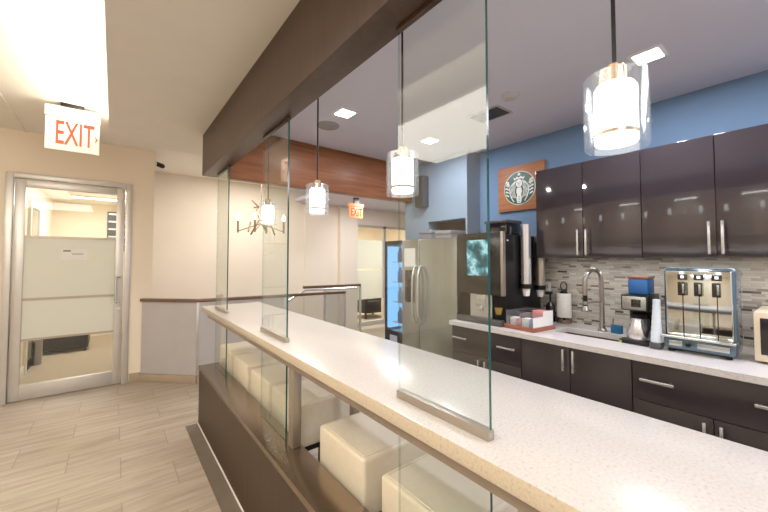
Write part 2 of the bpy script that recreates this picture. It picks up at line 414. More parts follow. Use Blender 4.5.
# office beyond the corridor door
struct('floor_lounge', MB().box(3.2, 6.6, YF, 9.0, -0.1, 0), M['carpet'])
struct('wall_lounge', MB().box(3.1, 3.2, YF+0.12, 9.0, 0, 2.44).box(3.1, 7.2, 9.0, 9.1, 0, 2.44).box(7.1, 7.2, YF+0.12, 9.0, 0, 2.44), M['beige'])
struct('ceiling_lounge', MB().box(3.1, 7.2, YF+0.12, 9.1, 2.40, 2.46), M['ceil_warm'])

# ------------------------------------------------------------------ left glass door
d = thing('door_1', 'aluminium framed glass door with frosted band and pull handle', 'door', (-0.35, YD, 0)); d['kind'] = 'structure'
fr = MB()
fr.box(DX0, DX0+0.055, YD-0.02, YD+0.10, 0, DZ, 0.003).box(DX1-0.055, DX1, YD-0.02, YD+0.10, 0, DZ, 0.003).box(DX0+0.055, DX1-0.055, YD-0.02, YD+0.10, DZ-0.05, DZ, 0.003)
fr.build('door_frame', M['alu'], d)
lx0, lx1, lz1 = DX0+0.062, DX1-0.062, DZ-0.057
lf = MB()
lf.box(lx0, lx0+0.075, YD+0.01, YD+0.055, 0.01, lz1, 0.003).box(lx1-0.075, lx1, YD+0.01, YD+0.055, 0.01, lz1, 0.003)
lf.box(lx0+0.075, lx1-0.075, YD+0.01, YD+0.055, 0.01, 0.155, 0.003).box(lx0+0.075, lx1-0.075, YD+0.01, YD+0.055, lz1-0.075, lz1, 0.003)
leaf = lf.build('door_leaf', M['alu'], d)
gx0, gx1 = lx0+0.075, lx1-0.075
MB().box(gx0, gx1, YD+0.028, YD+0.036, 0.155, lz1-0.075).build('glass_pane', M['pane'], leaf)
fz = MB().box(gx0, gx1, YD+0.022, YD+0.027, 0.60, 0.985).box(gx0, gx1, YD+0.022, YD+0.027, 1.005, 1.62)
fz.build('frosted_film', M['frost'], leaf)
MB().box(gx0, gx1, YD+0.018, YD+0.028, 0.982, 1.008).box(gx0, gx1, YD+0.018, YD+0.028, 1.61, 1.635).box(gx0, gx1, YD+0.018, YD+0.028, 0.585, 0.605).build('glass_bar', M['champagne'], leaf)
hx = lx1-0.030
h = MB().tube([(hx, YD+0.01, 1.20), (hx-0.005, YD-0.035, 1.20), (hx-0.03, YD-0.045, 1.20), (hx-0.036, YD-0.045, 1.185), (hx-0.036, YD-0.045, 0.935), (hx-0.03, YD-0.045, 0.92), (hx-0.005, YD-0.035, 0.92), (hx, YD+0.01, 0.92)], 0.012)
h.build('pull_handle', M['nickel'], leaf)
MB().cyl((hx, YD+0.01, 0.84), (hx, YD-0.005, 0.84), 0.018).build('lock', M['nickel'], leaf)
pn = thing('paper_notice', 'small white notice taped on the frosted glass door', 'notice', (-0.38, YD+0.02, 1.44))
MB().box(-0.435, -0.228, YD+0.019, YD+0.0215, 1.39, 1.51).build('sheet', M['paper'], pn)
MB().box(-0.42, -0.36, YD+0.018, YD+0.019, 1.478, 1.492).box(-0.35, -0.26, YD+0.018, YD+0.019, 1.450, 1.456).build('print', M['dark_grey'], pn)

# contents of the office
for k, yy in enumerate((6.35, 7.25)):
    t = thing('linear_ceiling_light', ('nearer' if k == 0 else 'farther') + ' linear ceiling light in the office behind the glass door', 'light', (-0.1, yy, 2.4), 'linear lights in the office')
    MB().box(-0.55, 0.22, yy-0.07, yy+0.07, 2.375, 2.4, 0.004).build('housing', M['white'], t)
    MB().box(-0.53, 0.20, yy-0.055, yy+0.055, 2.368, 2.376).build('diffuser', M['linear'], t)
t = thing('office_bench', 'low black bench seen under the frosted glass', 'bench', (-0.54, 7.25, 0))
MB().box(-0.80, -0.28, 7.0, 7.5, 0.05, 0.42, 0.02).build('seat', M['black'], t)
for x in (-0.76, -0.32):
    for y in (7.04, 7.46): MB().box(x-0.02, x+0.02, y-0.02, y+0.02, 0, 0.06).build('leg', M['black'], t)
t = thing('office_column', 'pale grey narrow post beside the low black bench', 'post', (-0.77, 6.5, 0))
MB().box(-0.80, -0.73, 6.46, 6.54, 0, 1.2, 0.004).build('shaft', M['rail_panel'], t)
MB().box(-0.82, -0.795, 6.45, 6.56, 0, 0.3).build('base', M['black'], t)
dd = thing('door_3', 'dark glass inner door on the office side wall', 'door', (-0.84, 6.35, 0)); dd['kind'] = 'structure'
MB().box(-0.84, -0.81, 6.0, 6.06, 0, 2.12).box(-0.84, -0.81, 6.66, 6.72, 0, 2.12).box(-0.84, -0.81, 6.06, 6.66, 2.06, 2.12).build('door_frame', M['white_trim'], dd)
MB().box(-0.84, -0.825, 6.06, 6.66, 0, 2.06).build('door_leaf', plain('grey_door_glass', (0.30,0.29,0.24), 0.15), dd)
t = thing('window_1', 'dark office window with bright slats seen through door top', 'window', (0.06, 8.2, 1.7)); t['kind'] = 'structure'
MB().box(-0.11, 0.22, 8.18, 8.2, 1.55, 2.28).build('pane', M['dark_grey'], t)
s = MB()
for k in range(5): s.box(-0.09, 0.20, 8.165, 8.18, 1.66+0.14*k, 1.69+0.14*k)
s.build('slat', M['alu'], t)

# ------------------------------------------------------------------ exit signs, camera
def exit_sign():
    x0, x1, y = -0.463, -0.1165, 3.85
    t = thing('exit_sign', 'white ceiling exit sign with red letters in front of glass door', 'sign', (-0.29, y, 2.30))
    MB().box(-0.37, -0.22, y-0.05, y+0.05, ZF-0.03, ZF, 0.004).build('ceiling_mount', M['black'], t)
    MB().box(x0, x1, y-0.035, y+0.035, 2.562, 2.651, 0.004).build('housing', M['white'], t)
    MB().box(x0+0.004, x1-0.004, y-0.008, y+0.008, 2.297, 2.562, 0.002).build('face', M['exit_face'], t)
    A = Matrix.Translation((-0.278, y-0.0095, 2.430)) @ Matrix.Rotation(PI/2, 4, 'X')
    text_obj('lettering', 'EXIT', 0.275, A, 0.001, M['red'], t, 0.44, 0.003)
    A2 = Matrix.Translation((-0.302, y+0.0095, 2.430)) @ Matrix.Rotation(PI, 4, 'Z') @ Matrix.Rotation(PI/2, 4, 'X')
    text_obj('lettering', 'EXIT', 0.275, A2, 0.001, M['red'], t, 0.44, 0.003)
    ar = MB(); ar.prism([(0,0.035),(0.022,0),(0,-0.035),(0.008,0)], Matrix.Translation((-0.152, y-0.0085, 2.42)) @ Matrix.Rotation(PI/2, 4, 'X'), 0.002)
    ar.build('arrow', M['red'], t)
exit_sign()
t = thing('exit_sign', 'small orange exit sign hanging in the far corridor', 'sign', (3.3, 5.0, 2.1))
MB().box(3.16, 3.43, 4.985, 5.015, 2.11, 2.30, 0.004).build('face', M['exit_orange'], t)
MB().box(3.15, 3.44, 4.97, 5.03, 2.30, 2.36, 0.004).build('housing', M['exit_orange'], t)
MB().box(3.25, 3.35, 4.98, 5.02, 2.36, ZK).build('ceiling_mount', M['dark_grey'], t)
text_obj('lettering', 'EXIT', 0.19, Matrix.Translation((3.295, 4.983, 2.205)) @ Matrix.Rotation(PI/2, 4, 'X'), 0.001, M['red'], t, 0.6, 0.003)
t = thing('security_camera', 'small dark security camera on the wall corner by the stairwell', 'camera', (0.37, 4.98, 2.5))
MB().cyl((0.357, 4.97, 2.56), (0.385, 4.97, 2.56), 0.03).build('base', M['white'], t)
MB().tube([(0.385, 4.97, 2.56), (0.41, 4.96, 2.545)], 0.010).build('arm', M['white'], t)
MB().cyl((0.395, 4.985, 2.555), (0.44, 4.905, 2.52), 0.028).sphere((0.44, 4.905, 2.52), 0.026).build('body', M['black'], t)

# ------------------------------------------------------------------ stair railings
A_, B_, C_ = (0.275, 4.885), (0.765, 4.415), (2.60, 4.235)
def seg_box(mb, p, q, thick, z0, z1, bev=0.0, ext=0.0):
    p = Vector((p[0], p[1], 0)); q = Vector((q[0], q[1], 0)); L = (q-p).length; a = math.atan2(q.y-p.y, q.x-p.x)
    mb.box(-ext, L+ext, -thick/2, thick/2, z0, z1, bev, 2, Matrix.Translation(p) @ Matrix.Rotation(a, 4, 'Z'))
rl = thing('stair_railing', 'low grey panelled stair railing with dark cap beside the glass door', 'railing', (0.8, 4.45, 0))
m = MB(); seg_box(m, A_, B_, 0.02, 0.09, 0.91); m.build('panel', M['rail_panel'], rl)
m = MB(); seg_box(m, B_, (1.75, 4.318), 0.02, 0.09, 0.91); m.build('panel', M['rail_panel'], rl)
m = MB(); seg_box(m, (1.76, 4.317), C_, 0.014, 0.05, 0.91); m.build('glass_pane', M['glass_rail'], rl)
m = MB(); seg_box(m, A_, B_, 0.06, 0.91, 0.945, 0.006, 0.015); seg_box(m, B_, C_, 0.06, 0.91, 0.945, 0.006, 0.01); m.build('cap_rail', M['darkcap'], rl)
m = MB(); seg_box(m, A_, B_, 0.07, 0.0, 0.085, 0.004, 0.01); seg_box(m, B_, C_, 0.07, 0.0, 0.085, 0.004); m.build('plinth', M['trim'], rl)
for p in (B_, (1.755, 4.3175), C_):
    MB().box(p[0]-0.014, p[0]+0.014, p[1]-0.014, p[1]+0.014, 0.085, 0.912, 0.002).build('post', M['alu'], rl)
r2 = thing('stair_railing', 'far glass stair railing with chrome handrail and brown cap', 'railing', (3.0, 5.15, 0))
P0, P1 = (2.79, 5.175), (3.45, 5.09)
m = MB(); seg_box(m, P0, P1, 0.014, 0.04, 0.91); m.build('glass_pane', M['glass_rail'], r2)
m = MB(); seg_box(m, (2.42, 5.215), P1, 0.06, 0.92, 0.962, 0.005); m.build('cap_rail', M['darkcap'], r2)
for p in (P0, P1): MB().box(p[0]-0.015, p[0]+0.015, p[1]-0.015, p[1]+0.015, 0, 0.92, 0.002).build('post', M['alu'], r2)
MB().tube([(3.35, 5.045, 0.90), (2.45, 5.13, 0.90), (2.38, 5.13, 0.885), (1.98, 5.16, 0.66), (1.5, 5.2, 0.38)], 0.018).build('handrail', M['nickel'], r2)

# ------------------------------------------------------------------ chandelier over the stairs
cx, cy_, cz = 1.73, 5.2, 2.03
ch = thing('chandelier', 'bronze rod chandelier with candle bulbs above the stairwell', 'chandelier', (cx, cy_, cz))
MB().cyl((cx, cy_, ZF), (cx, cy_, ZF-0.03), 0.06).build('canopy', M['brass'], ch)
MB().cyl((cx, cy_, ZF-0.03), (cx, cy_, cz+0.1), 0.007, n=8).build('stem', M['brass'], ch)
rods = [(-0.14,0.24,-0.03,0.14),(-0.02,0.16,-0.12,-0.01),(-0.13,0.12,-0.01,0.17),(-0.03,-0.05,-0.15,-0.27),(-0.13,-0.08,-0.21,-0.23),(0.09,-0.06,0.24,-0.25),(0.01,-0.06,0.09,-0.22),(-0.06,0.05,0.05,-0.12)]
for i, (x0, z0, x1, z1) in enumerate(rods):
    yy = 0.10*math.sin(i*2.1)
    MB().tube([(cx+x0, cy_+yy, cz+z0), (cx+x1, cy_-yy, cz+z1)], 0.013, 8).build('rod', M['brass'], ch)
for i, x in enumerate((-0.30, -0.13, 0.12, 0.30)):
    yy = 0.12*(-1)**i
    MB().cyl((cx+x, cy_+yy, cz-0.24), (cx+x, cy_+yy, cz-0.06), 0.014, n=10).tube([(cx+x, cy_+yy, cz-0.22), (cx, cy_, cz-0.10)], 0.007, 8).build('candle_arm', M['brass'], ch)
    MB().lathe([(0,0),(0.022,0.02),(0.026,0.05),(0.014,0.085),(0,0.11)], (cx+x, cy_+yy, cz-0.06), 12).build('bulb', M['bulb'], ch)

# ------------------------------------------------------------------ bar
bw = thing('bar_counter', 'low brown bar base with wide brushed bronze ledge and slim posts', 'bar', (0.68, 1.0, 0))
MB().box(0.592, 0.735, YB+0.4, 3.31, 0.016, 0.462).build('wall_panel', M['barwall'], bw)
MB().box(0.588, 0.745, YB+0.4, 3.322, 0.462, 0.492, 0.004).build('ledge_top', M['bronze'], bw)
MB().box(0.588, 0.740, YB+0.4, 3.312, 0.0, 0.016, 0.002).build('base_trim', M['white_trim'], bw)
struct('trim_4', MB().box(0.500, 0.589, YB+0.4, 3.33, 0.0, 0.004), M['strip'], 'dark grey floor strip along the foot of the bar', 'floor strip')  # thin dark band laid on the floor beside the bar base
bc = thing('bar_worktop', 'long white quartz bar top above the cream stools', 'worktop', (0.88, 1.0, 0.98))
m = MB().box(0.622, 1.135, YB+0.4, 3.43, 0.938, 0.98, 0.004)
ob = m.build('slab', [M['quartz'], M['quartz_edge']], bc)
for p in ob.data.polygons:
    if p.normal.x < -0.5: p.material_index = 1
MB().box(0.665, 1.09, YB+0.4, 3.38, 0.885, 0.938, 0.002).build('apron', M['apron'], bc)
for y in (1.622, 0.40):
    MB().box(0.690, 0.735, y-0.032, y+0.02, 0.492, 0.884, 0.003).build('post', M['champagne'], bw)
    MB().box(1.03, 1.07, y-0.04, y, 0.0, 0.884, 0.003).build('post', M['apron'], bw)

# glass panels standing on the bar top, and matching ones between ledge and bar top
def pane(name, y0, y1, z0, z1, parent, x0=0.691, x1=0.700):
    m = MB().box(x0, x1, y0, y1, z0, z1)
    o = m.build(name, [M['glass'], M['glass_edge'], M['glass_end']], parent, smooth=False)
    for p in o.data.polygons:
        if p.normal.y < -0.5: p.material_index = 1
        elif abs(p.normal.x) < 0.5: p.material_index = 2
    return o
PAN = [(0.488, 0.812, 'nearest wide glass partition standing on the bar top'),
       (1.68, 2.05, 'middle glass partition standing on the bar top'),
       (2.85, 3.21, 'farthest glass partition at the far end of the bar top')]
LOW = ['low glass panel under the nearest glass partition', 'low glass panel beside the bronze post under the bar top', 'low glass panel at the far end of the bronze ledge']
for (y0, y1, lab), low in zip(PAN, LOW):
    t = thing('glass_partition', lab, 'glass partition', (0.70, (y0+y1)/2, 0.98), 'glass partitions on the bar')
    pane('glass_pane', y0, y1, 0.985, 2.14, t)
    MB().box(0.684, 0.707, y0-0.002, y1+0.002, 0.98, 1.004, 0.002).build('bottom_channel', M['champagne'], t)
    MB().box(0.686, 0.705, y0-0.002, y1+0.002, 2.118, 2.131, 0.002).build('top_channel', M['soffit'], t)
    u = pane('glass_infill', y0, y1, 0.4925, 0.884, None)
    tag(u, low, 'glass panel', 'low glass panels below the bar top')

# ------------------------------------------------------------------ stools
SW, SD, SZ0, SZ1 = 0.365, 0.42, 0.40, 0.63
def make_stool(y, label):
    x = 0.768
    t = thing('bar_stool', label, 'stool', (x+SD/2, y, 0), 'cream box stools along the bar')
    c = MB().box(x, x+SD, y-SW/2, y+SW/2, SZ0, SZ1, 0.014, 4).build('seat', M['leather'], t)
    s = MB()
    for yy in (y-SW/2+0.018, y+SW/2-0.018): s.tube([(x+0.02, yy, SZ1+0.0005), (x+SD-0.02, yy, SZ1+0.0005)], 0.0025, 6)
    for xx in (x+0.018, x+SD-0.018): s.tube([(xx, y-SW/2+0.02, SZ1+0.0005), (xx, y+SW/2-0.02, SZ1+0.0005)], 0.0025, 6)
    s.build('seam_piping', M['leather'], c)
    MB().box(x+0.015, x+SD-0.015, y-SW/2+0.015, y+SW/2-0.015, SZ0-0.03, SZ0+0.002).build('seat_frame', M['black'], t)
    for xx in (x+0.035, x+SD-0.035):
        for yy in (y-SW/2+0.035, y+SW/2-0.035):
            MB().box(xx-0.017, xx+0.017, yy-0.017, yy+0.017, 0, SZ0-0.028, 0.002).build('leg', M['black'], t)
    MB().box(x+0.03, x+0.045, y-SW/2+0.05, y+SW/2-0.05, 0.14, 0.165).build('foot_rail', M['black'], t)
    MB().box(x+SD-0.045, x+SD-0.03, y-SW/2+0.05, y+SW/2-0.05, 0.14, 0.165).build('foot_rail', M['black'], t)
    return t
st = [(0.82, 'cream box stool nearest the viewer under the bar'), (1.288, 'cream box stool second from the near end, right of the bronze post'),
      (1.905, 'cream box stool just beyond the bronze post'), (2.32, 'cream box stool behind the middle low glass panel'),
      (2.76, 'cream box stool second from the far end of the bar'), (3.20, 'cream box stool farthest away, at the far end of the bar')]
s0 = make_stool(st[0][0], st[0][1])
for y, lab in st[1:]:
    copy_tree(s0, lab, (s0.location.x, y, 0))

# ------------------------------------------------------------------ pendants
def make_pendant(y, label):
    x, z0 = 0.88, 1.648
    t = thing('pendant_lamp', label, 'pendant lamp', (x, y, z0), 'glass pendant lamps above the bar')
    MB().lathe([(0,0.0),(0.040,0.0),(0.042,0.005),(0.042,0.122),(0.036,0.132),(0,0.133)], (x, y, z0+0.010), 32).build('opal_shade', M['lamp_white'], t)
    MB().lathe([(0.0605,0.0),(0.063,0.002),(0.063,0.160),(0.0605,0.162),(0.0605,0.0)], (x, y, z0), 40).lathe([(0.0605,0.16),(0.026,0.16)], (x, y, z0), 40).build('glass_cylinder', M['clear'], t)
    MB().lathe([(0.0427,0.026),(0.0427,0.034)], (x, y, z0), 32).build('shade_ring', M['lamp_cap'], t)
    MB().lathe([(0,0.142),(0.024,0.142),(0.024,0.178),(0.019,0.178),(0.019,0.186),(0,0.186)], (x, y, z0), 28).build('socket_cap', M['lamp_cap'], t)
    MB().cyl((x, y, z0+0.184), (x, y, ZK-0.02), 0.0045, n=10).build('cord', M['black'], t)
    MB().lathe([(0,-0.022),(0.05,-0.018),(0.055,0),(0,0)], (x, y, ZK), 28).build('ceiling_rose', M['nickel'], t)
    return t
p0 = make_pendant(0.281, 'nearest glass pendant lamp, in front of the wall cabinets')
for y, lab in ((1.007, 'second glass pendant lamp, seen through the nearest partition'), (1.723, 'third glass pendant lamp, hanging before the wood cross beam'), (2.50, 'farthest glass pendant lamp, seen through the middle partition')):
    copy_tree(p0, lab, (0.88, y, 1.648))

# ------------------------------------------------------------------ kitchen run
XF = 2.20
def handle_h(yc, z, x, parent, w=0.145):
    MB().box(x-0.036, x-0.024, yc-w/2, yc+w/2, z-0.007, z+0.007, 0.002).box(x-0.026, x, yc-w/2+0.012, yc-w/2+0.022, z-0.005, z+0.005).box(x-0.026, x, yc+w/2-0.022, yc+w/2-0.012, z-0.005, z+0.005).build('handle', M['nickel'], parent)
def handle_v(y, z0, z1, x, parent):
    MB().box(x-0.036, x-0.024, y-0.006, y+0.006, z0, z1, 0.002).box(x-0.026, x, y-0.004, y+0.004, z0+0.012, z0+0.022).box(x-0.026, x, y-0.004, y+0.004, z1-0.022, z1-0.012).build('handle', M['nickel'], parent)
GAP = 0.002
def base_cab(y1, y0, label, drawers):
    ym = (y0+y1)/2
    t = thing('base_cabinet', label, 'cabinet', ((XF+XW)/2, ym, 0), 'base cabinets below the kitchen worktop')
    zt = 0.865 if drawers else 0.70
    m = MB()
    m.box(XF+0.019, 2.855, y0+0.0015, y0+0.018, 0.09, 0.866).box(XF+0.019, 2.855, y1-0.018, y1-0.0015, 0.09, 0.866).box(XF+0.019, 2.855, y0+0.018, y1-0.018, 0.09, 0.11).box(2.84, 2.855, y0+0.018, y1-0.018, 0.11, 0.866).box(XF+0.019, XF+0.035, y0+0.018, y1-0.018, 0.11, 0.866)
    m.build('carcass', M['carcass'], t)
    MB().box(XF+0.07, XF+0.09, y0, y1, 0, 0.09).build('toe_kick', M['black'], t)
    zd = 0.660 if drawers else 0.866
    for a, b, hy in ((ym+GAP, y1-GAP, ym+0.029), (y0+GAP, ym-GAP, ym-0.029)):
        dr = MB().box(XF, XF+0.018, a, b, 0.095, zd-GAP, 0.0015).build('door', M['base'], t)
        handle_v(hy, zd-0.148, zd-0.018, XF, dr)
    if drawers:
        w_ = MB().box(XF, XF+0.018, y0+GAP, y1-GAP, zd+GAP, 0.864, 0.0015).build('drawer', M['base'], t)
        for yc in (ym-0.205, ym+0.205): handle_h(yc, 0.775, XF, w_, 0.14)
    return t
base_cab(1.904, 1.295, 'dark base cabinet with one wide drawer below the coffee machine', True)
base_cab(1.294, 0.655, 'dark two door base cabinet below the sink', False)
base_cab(0.654, 0.022, 'dark base cabinet with one wide drawer below the chrome dispenser', True)
# worktop with sink cut-out
SX0, SX1, SY0, SY1 = 2.41, 2.62, 0.785, 1.175
m = MB()
X0, X1, Y0, Y1, Z0, Z1 = 2.168, 2.858, 0.02, 1.908, 0.868, 0.90
m.box(X0, SX0, Y0, Y1, Z0, Z1).box(SX1, X1, Y0, Y1, Z0, Z1).box(SX0, SX1, Y0, SY0, Z0, Z1).box(SX0, SX1, SY1, Y1, Z0, Z1)
kw = m.build('kitchen_worktop', M['quartz_k'], None, smooth=False); tag(kw, 'white quartz kitchen worktop along the mosaic backsplash', 'worktop')
sk = thing('kitchen_sink', 'undermounted steel sink in the kitchen worktop', 'sink', (2.515, 0.98, 0.74))
m = MB().box(SX0-0.01, SX0+0.002, SY0-0.01, SY1+0.01, 0.74, 0.867).box(SX1-0.002, SX1+0.01, SY0-0.01, SY1+0.01, 0.74, 0.867).box(SX0, SX1, SY0-0.01, SY0+0.002, 0.74, 0.867).box(SX0, SX1, SY1-0.002, SY1+0.01, 0.74, 0.867).box(SX0-0.01, SX1+0.01, SY0-0.01, SY1+0.01, 0.732, 0.742)
m.build('bowl', M['sinksteel'], sk)
MB().lathe([(0,0.003),(0.03,0.003),(0.035,0)], (2.515, 0.98, 0.742), 20).build('drain', M['chrome'], sk)
# faucet
fa = thing('spring_faucet', 'tall chrome spring faucet behind the sink', 'faucet', (2.68, 0.965, 0.90))
MB().lathe([(0,0.0),(0.028,0.0),(0.028,0.012),(0.02,0.02),(0.016,0.09),(0.014,0.20),(0,0.20)], (2.68, 0.965, 0.90), 20).build('base', M['faucet'], fa)
arc = [(2.68, 0.965, 1.08)] + [(2.68-0.085+0.085*math.cos(a), 0.965+0.02*(1-math.cos(a)), 1.235+0.09*math.sin(a)) for a in [PI*k/16 for k in range(17)]] + [(2.51, 1.005, 1.15)]
pts = []
spring = MB().tube(arc, 0.0095, 10)
for p in zip(arc, arc[1:]):
    a, b = Vector(p[0]), Vector(p[1]); n = max(1, int((b-a).length/0.011))
    for k in range(n):
        c0 = a.lerp(b, k/n); dr = (b-a).normalized()*0.0035
        spring.cyl(c0-dr, c0+dr, 0.0160, n=10)
spring.build('spring_neck', M['faucet'], fa)
MB().cyl((2.51, 1.005, 1.155), (2.51, 1.005, 1.085), 0.014).build('spray_grip', M['black'], fa)
MB().cyl((2.51, 1.005, 1.085), (2.51, 1.005, 1.055), 0.014, 0.026).cyl((2.51, 1.005, 1.055), (2.51, 1.005, 1.045), 0.026, 0.022).build('spray_head', M['faucet'], fa)
MB().tube([(2.68, 0.965, 1.10), (2.60, 0.985, 1.105), (2.525, 1.0, 1.105)], 0.006, 8).cyl((2.51, 1.005, 1.095), (2.51, 1.005, 1.115), 0.019).build('holder_arm', M['faucet'], fa)
MB().cyl((2.68, 0.95, 0.945), (2.68, 0.90, 0.945), 0.010).tube([(2.68, 0.905, 0.945), (2.66, 0.89, 1.0)], 0.006, 8).build('lever', M['faucet'], fa)

# upper cabinets
def wall_cab(y1, y0, label):
    ym = (y0+y1)/2; z0, z1 = 1.407, 2.062
    t = thing('wall_cabinet', label, 'cabinet', (2.69, ym, z0), 'glossy wall cabinets above the kitchen worktop')
    MB().box(2.519, 2.869, y0+0.0015, y1-0.0015, z0, z1, 0.001).build('carcass', M['upper'], t)
    for a, b, hy in ((ym+GAP, y1-GAP, ym+0.026), (y0+GAP, ym-GAP, ym-0.026)):
        dr = MB().box(2.50, 2.518, a, b, z0, z1, 0.0015).build('door', M['upper'], t)
        handle_v(hy, 1.425, 1.60, 2.50, dr)
    return t
wall_cab(1.335, 0.676, 'glossy charcoal wall cabinet over the sink')
wall_cab(0.675, 0.022, 'glossy charcoal wall cabinet over the chrome dispenser')

# fridge
fg = thing('refrigerator', 'stainless side by side fridge with two long handles', 'fridge', (2.55, 2.2, 0))
FX = 2.28
MB().box(FX+0.062, 2.85, 1.917, 2.62, 0.03, 1.582, 0.004).build('cabinet_body', M['dark_grey'], fg)
ys = 2.372
dl = MB().box(FX, FX+0.06, ys+0.003, 2.62, 0.06, 1.588, 0.006, 3).build('freezer_door', M['steel'], fg)
dr = MB().box(FX, FX+0.06, 1.917, ys-0.003, 0.06, 1.588, 0.006, 3).build('fridge_door', M['steel'], fg)
for par, y in ((dl, ys+0.035), (dr, ys-0.035)):
    pts = [(FX, y, 0.80), (FX-0.03, y, 0.81), (FX-0.045, y, 0.87)] + [(FX-0.055-0.004*math.sin(PI*k/6), y, 0.87+k*(0.36/6)) for k in range(7)] + [(FX-0.045, y, 1.27), (FX-0.03, y, 1.325), (FX, y, 1.335)]
    MB().tube(pts, 0.0115, 10).build('handle', M['nickel'], par)
ds = MB().box(FX-0.004, FX+0.0005, 2.44, 2.57, 0.98, 1.29, 0.002).build('dispenser', M['gloss_black'], dl)
MB().box(FX-0.007, FX-0.0035, 2.45, 2.56, 1.20, 1.27).build('control_panel', M['dark_grey'], ds)
MB().box(FX+0.05, FX+0.10, 1.93, 2.60, 0.0, 0.055).build('kick_plate', M['black'], fg)
t = thing('paper_notice', 'white sheet of paper stuck on the freezer door', 'notice', (FX-0.002, 2.505, 1.33))
MB().box(FX-0.0025, FX-0.0005, 2.425, 2.58, 1.325, 1.505).build('sheet', M['paper'], t)
# storage boxes on top of fridge
for x, y, w_, h_, lab, mt in ((2.58, 2.49, 0.17, 0.11, 'pale grey box on top of the fridge, left in the niche', 'packbox'), (2.58, 2.25, 0.20, 0.09, 'dark grey box on top of the fridge, right in the niche', 'cardboard')):
    t = thing('storage_box', lab, 'box', (x, y, 1.5825))
    MB().box(x-0.1, x+0.14, y-w_/2, y+w_/2, 1.5825, 1.5825+h_-0.02, 0.003).build('carton', M[mt], t)
    MB().box(x-0.105, x+0.145, y-w_/2-0.004, y+w_/2+0.004, 1.5825+h_-0.035, 1.5825+h_, 0.003).build('lid', M[mt], t)

# vending machine left of the fridge
vm = thing('drink_cooler', 'glass door drink cooler glowing blue beside the fridge', 'cooler', (2.62, 2.85, 0))
m = MB()
m.box(2.42, 2.67, 2.645, 2.66, 0.0, 1.60).box(2.42, 2.67, 3.05, 3.075, 0.0, 1.60).box(2.42, 2.67, 2.66, 3.05, 1.56, 1.60).box(2.42, 2.67, 2.66, 3.05, 0, 0.62).box(2.66, 2.67, 2.66, 3.05, 0.62, 1.56)
m.build('cabinet_body', M['gloss_black'], vm)
MB().box(2.645, 2.66, 2.66, 3.05, 0.62, 1.56).build('light_panel', M['vend_blue'], vm)
MB().box(2.43, 2.645, 3.00, 3.04, 0.64, 1.54).build('side_light', M['vend_white'], vm)
for k in range(4):
    MB().box(2.46, 2.64, 2.665, 2.99, 0.70+0.22*k, 0.708+0.22*k).build('shelf', M['nickel'], vm)
MB().box(2.423, 2.429, 2.66, 3.05, 0.62, 1.56).build('glass_door', M['clear'], vm)
MB().box(2.414, 2.42, 2.86, 2.98, 0.45, 0.57).build('badge', plain('pale_badge', (0.45,0.48,0.62), 0.4), vm)
rnd = random.Random(3)
bm_ = [plain('blue_bottle', (0.03,0.16,0.5), 0.2), plain('pale_blue_bottle', (0.3,0.55,0.8), 0.2), plain('navy_can', (0.02,0.05,0.2), 0.2)]
k = 0
SH = ['lowest', 'second', 'third', 'top']; PO = ['nearest the fridge', 'in the middle', 'farthest from the fridge']
for r_ in range(4):
    for j, y in enumerate((2.72, 2.81, 2.90)):
        o = MB().lathe([(0,0),(0.03,0),(0.032,0.01),(0.032,0.10),(0.014,0.135),(0.014,0.16),(0,0.16)], (2.50, y, 0.7085+0.22*r_), 14).build('drink_bottle', bm_[(r_*2+j*1)%3])
        tag(o, 'blue drink bottle on the %s cooler shelf, %s' % (SH[r_], PO[j]), 'bottle', 'bottles inside the drink cooler')

# coffee machine
cm = thing('coffee_machine', 'tall black bean to cup coffee machine with touch screen', 'coffee machine', (2.5, 1.67, 0.90))
MB().box(2.29, 2.80, 1.463, 1.893, 0.9005, 1.585, 0.006).build('body', M['black'], cm)
MB().box(2.258, 2.291, 1.484, 1.893, 1.125, 1.605, 0.005).build('front_panel', M['cm_front'], cm)
MB().box(2.255, 2.293, 1.463, 1.483, 1.125, 1.605, 0.003).build('side_trim', M['champagne'], cm)
MB().box(2.2555, 2.2585, 1.585, 1.792, 1.27, 1.55).build('touch_screen', M['screen'], cm)
MB().box(2.235, 2.291, 1.468, 1.888, 0.9005, 0.945, 0.008).build('drip_tray', M['dark_grey'], cm)
MB().box(2.27, 2.291, 1.63, 1.72, 1.03, 1.125, 0.006).box(2.265, 2.291, 1.655, 1.695, 0.995, 1.035, 0.004).build('spout', M['nickel'], cm)
MB().box(2.283, 2.291, 1.58, 1.78, 0.945, 1.125).build('cup_bay', M['alu'], cm)
MB().lathe([(0,0),(0.02,0),(0.03,0.05),(0,0.05)], (2.275, 1.515, 0.9855), 14).build('tap_cup', plain('amber_plastic', (0.25,0.17,0.03), 0.2), cm)
MB().box(2.31, 2.33, 1.461, 1.464, 1.535, 1.545).build('side_label', M['white'], cm)
t = thing('bean_hopper', 'dark smoked bean hopper on top of the coffee machine', 'hopper', (2.42, 1.55, 1.586))
MB().box(2.33, 2.53, 1.48, 1.66, 1.5862, 1.675, 0.006).build('bin', M['gloss_black'], t)
MB().box(2.32, 2.54, 1.47, 1.67, 1.675, 1.70, 0.006).build('lid', M['dark_grey'], t)
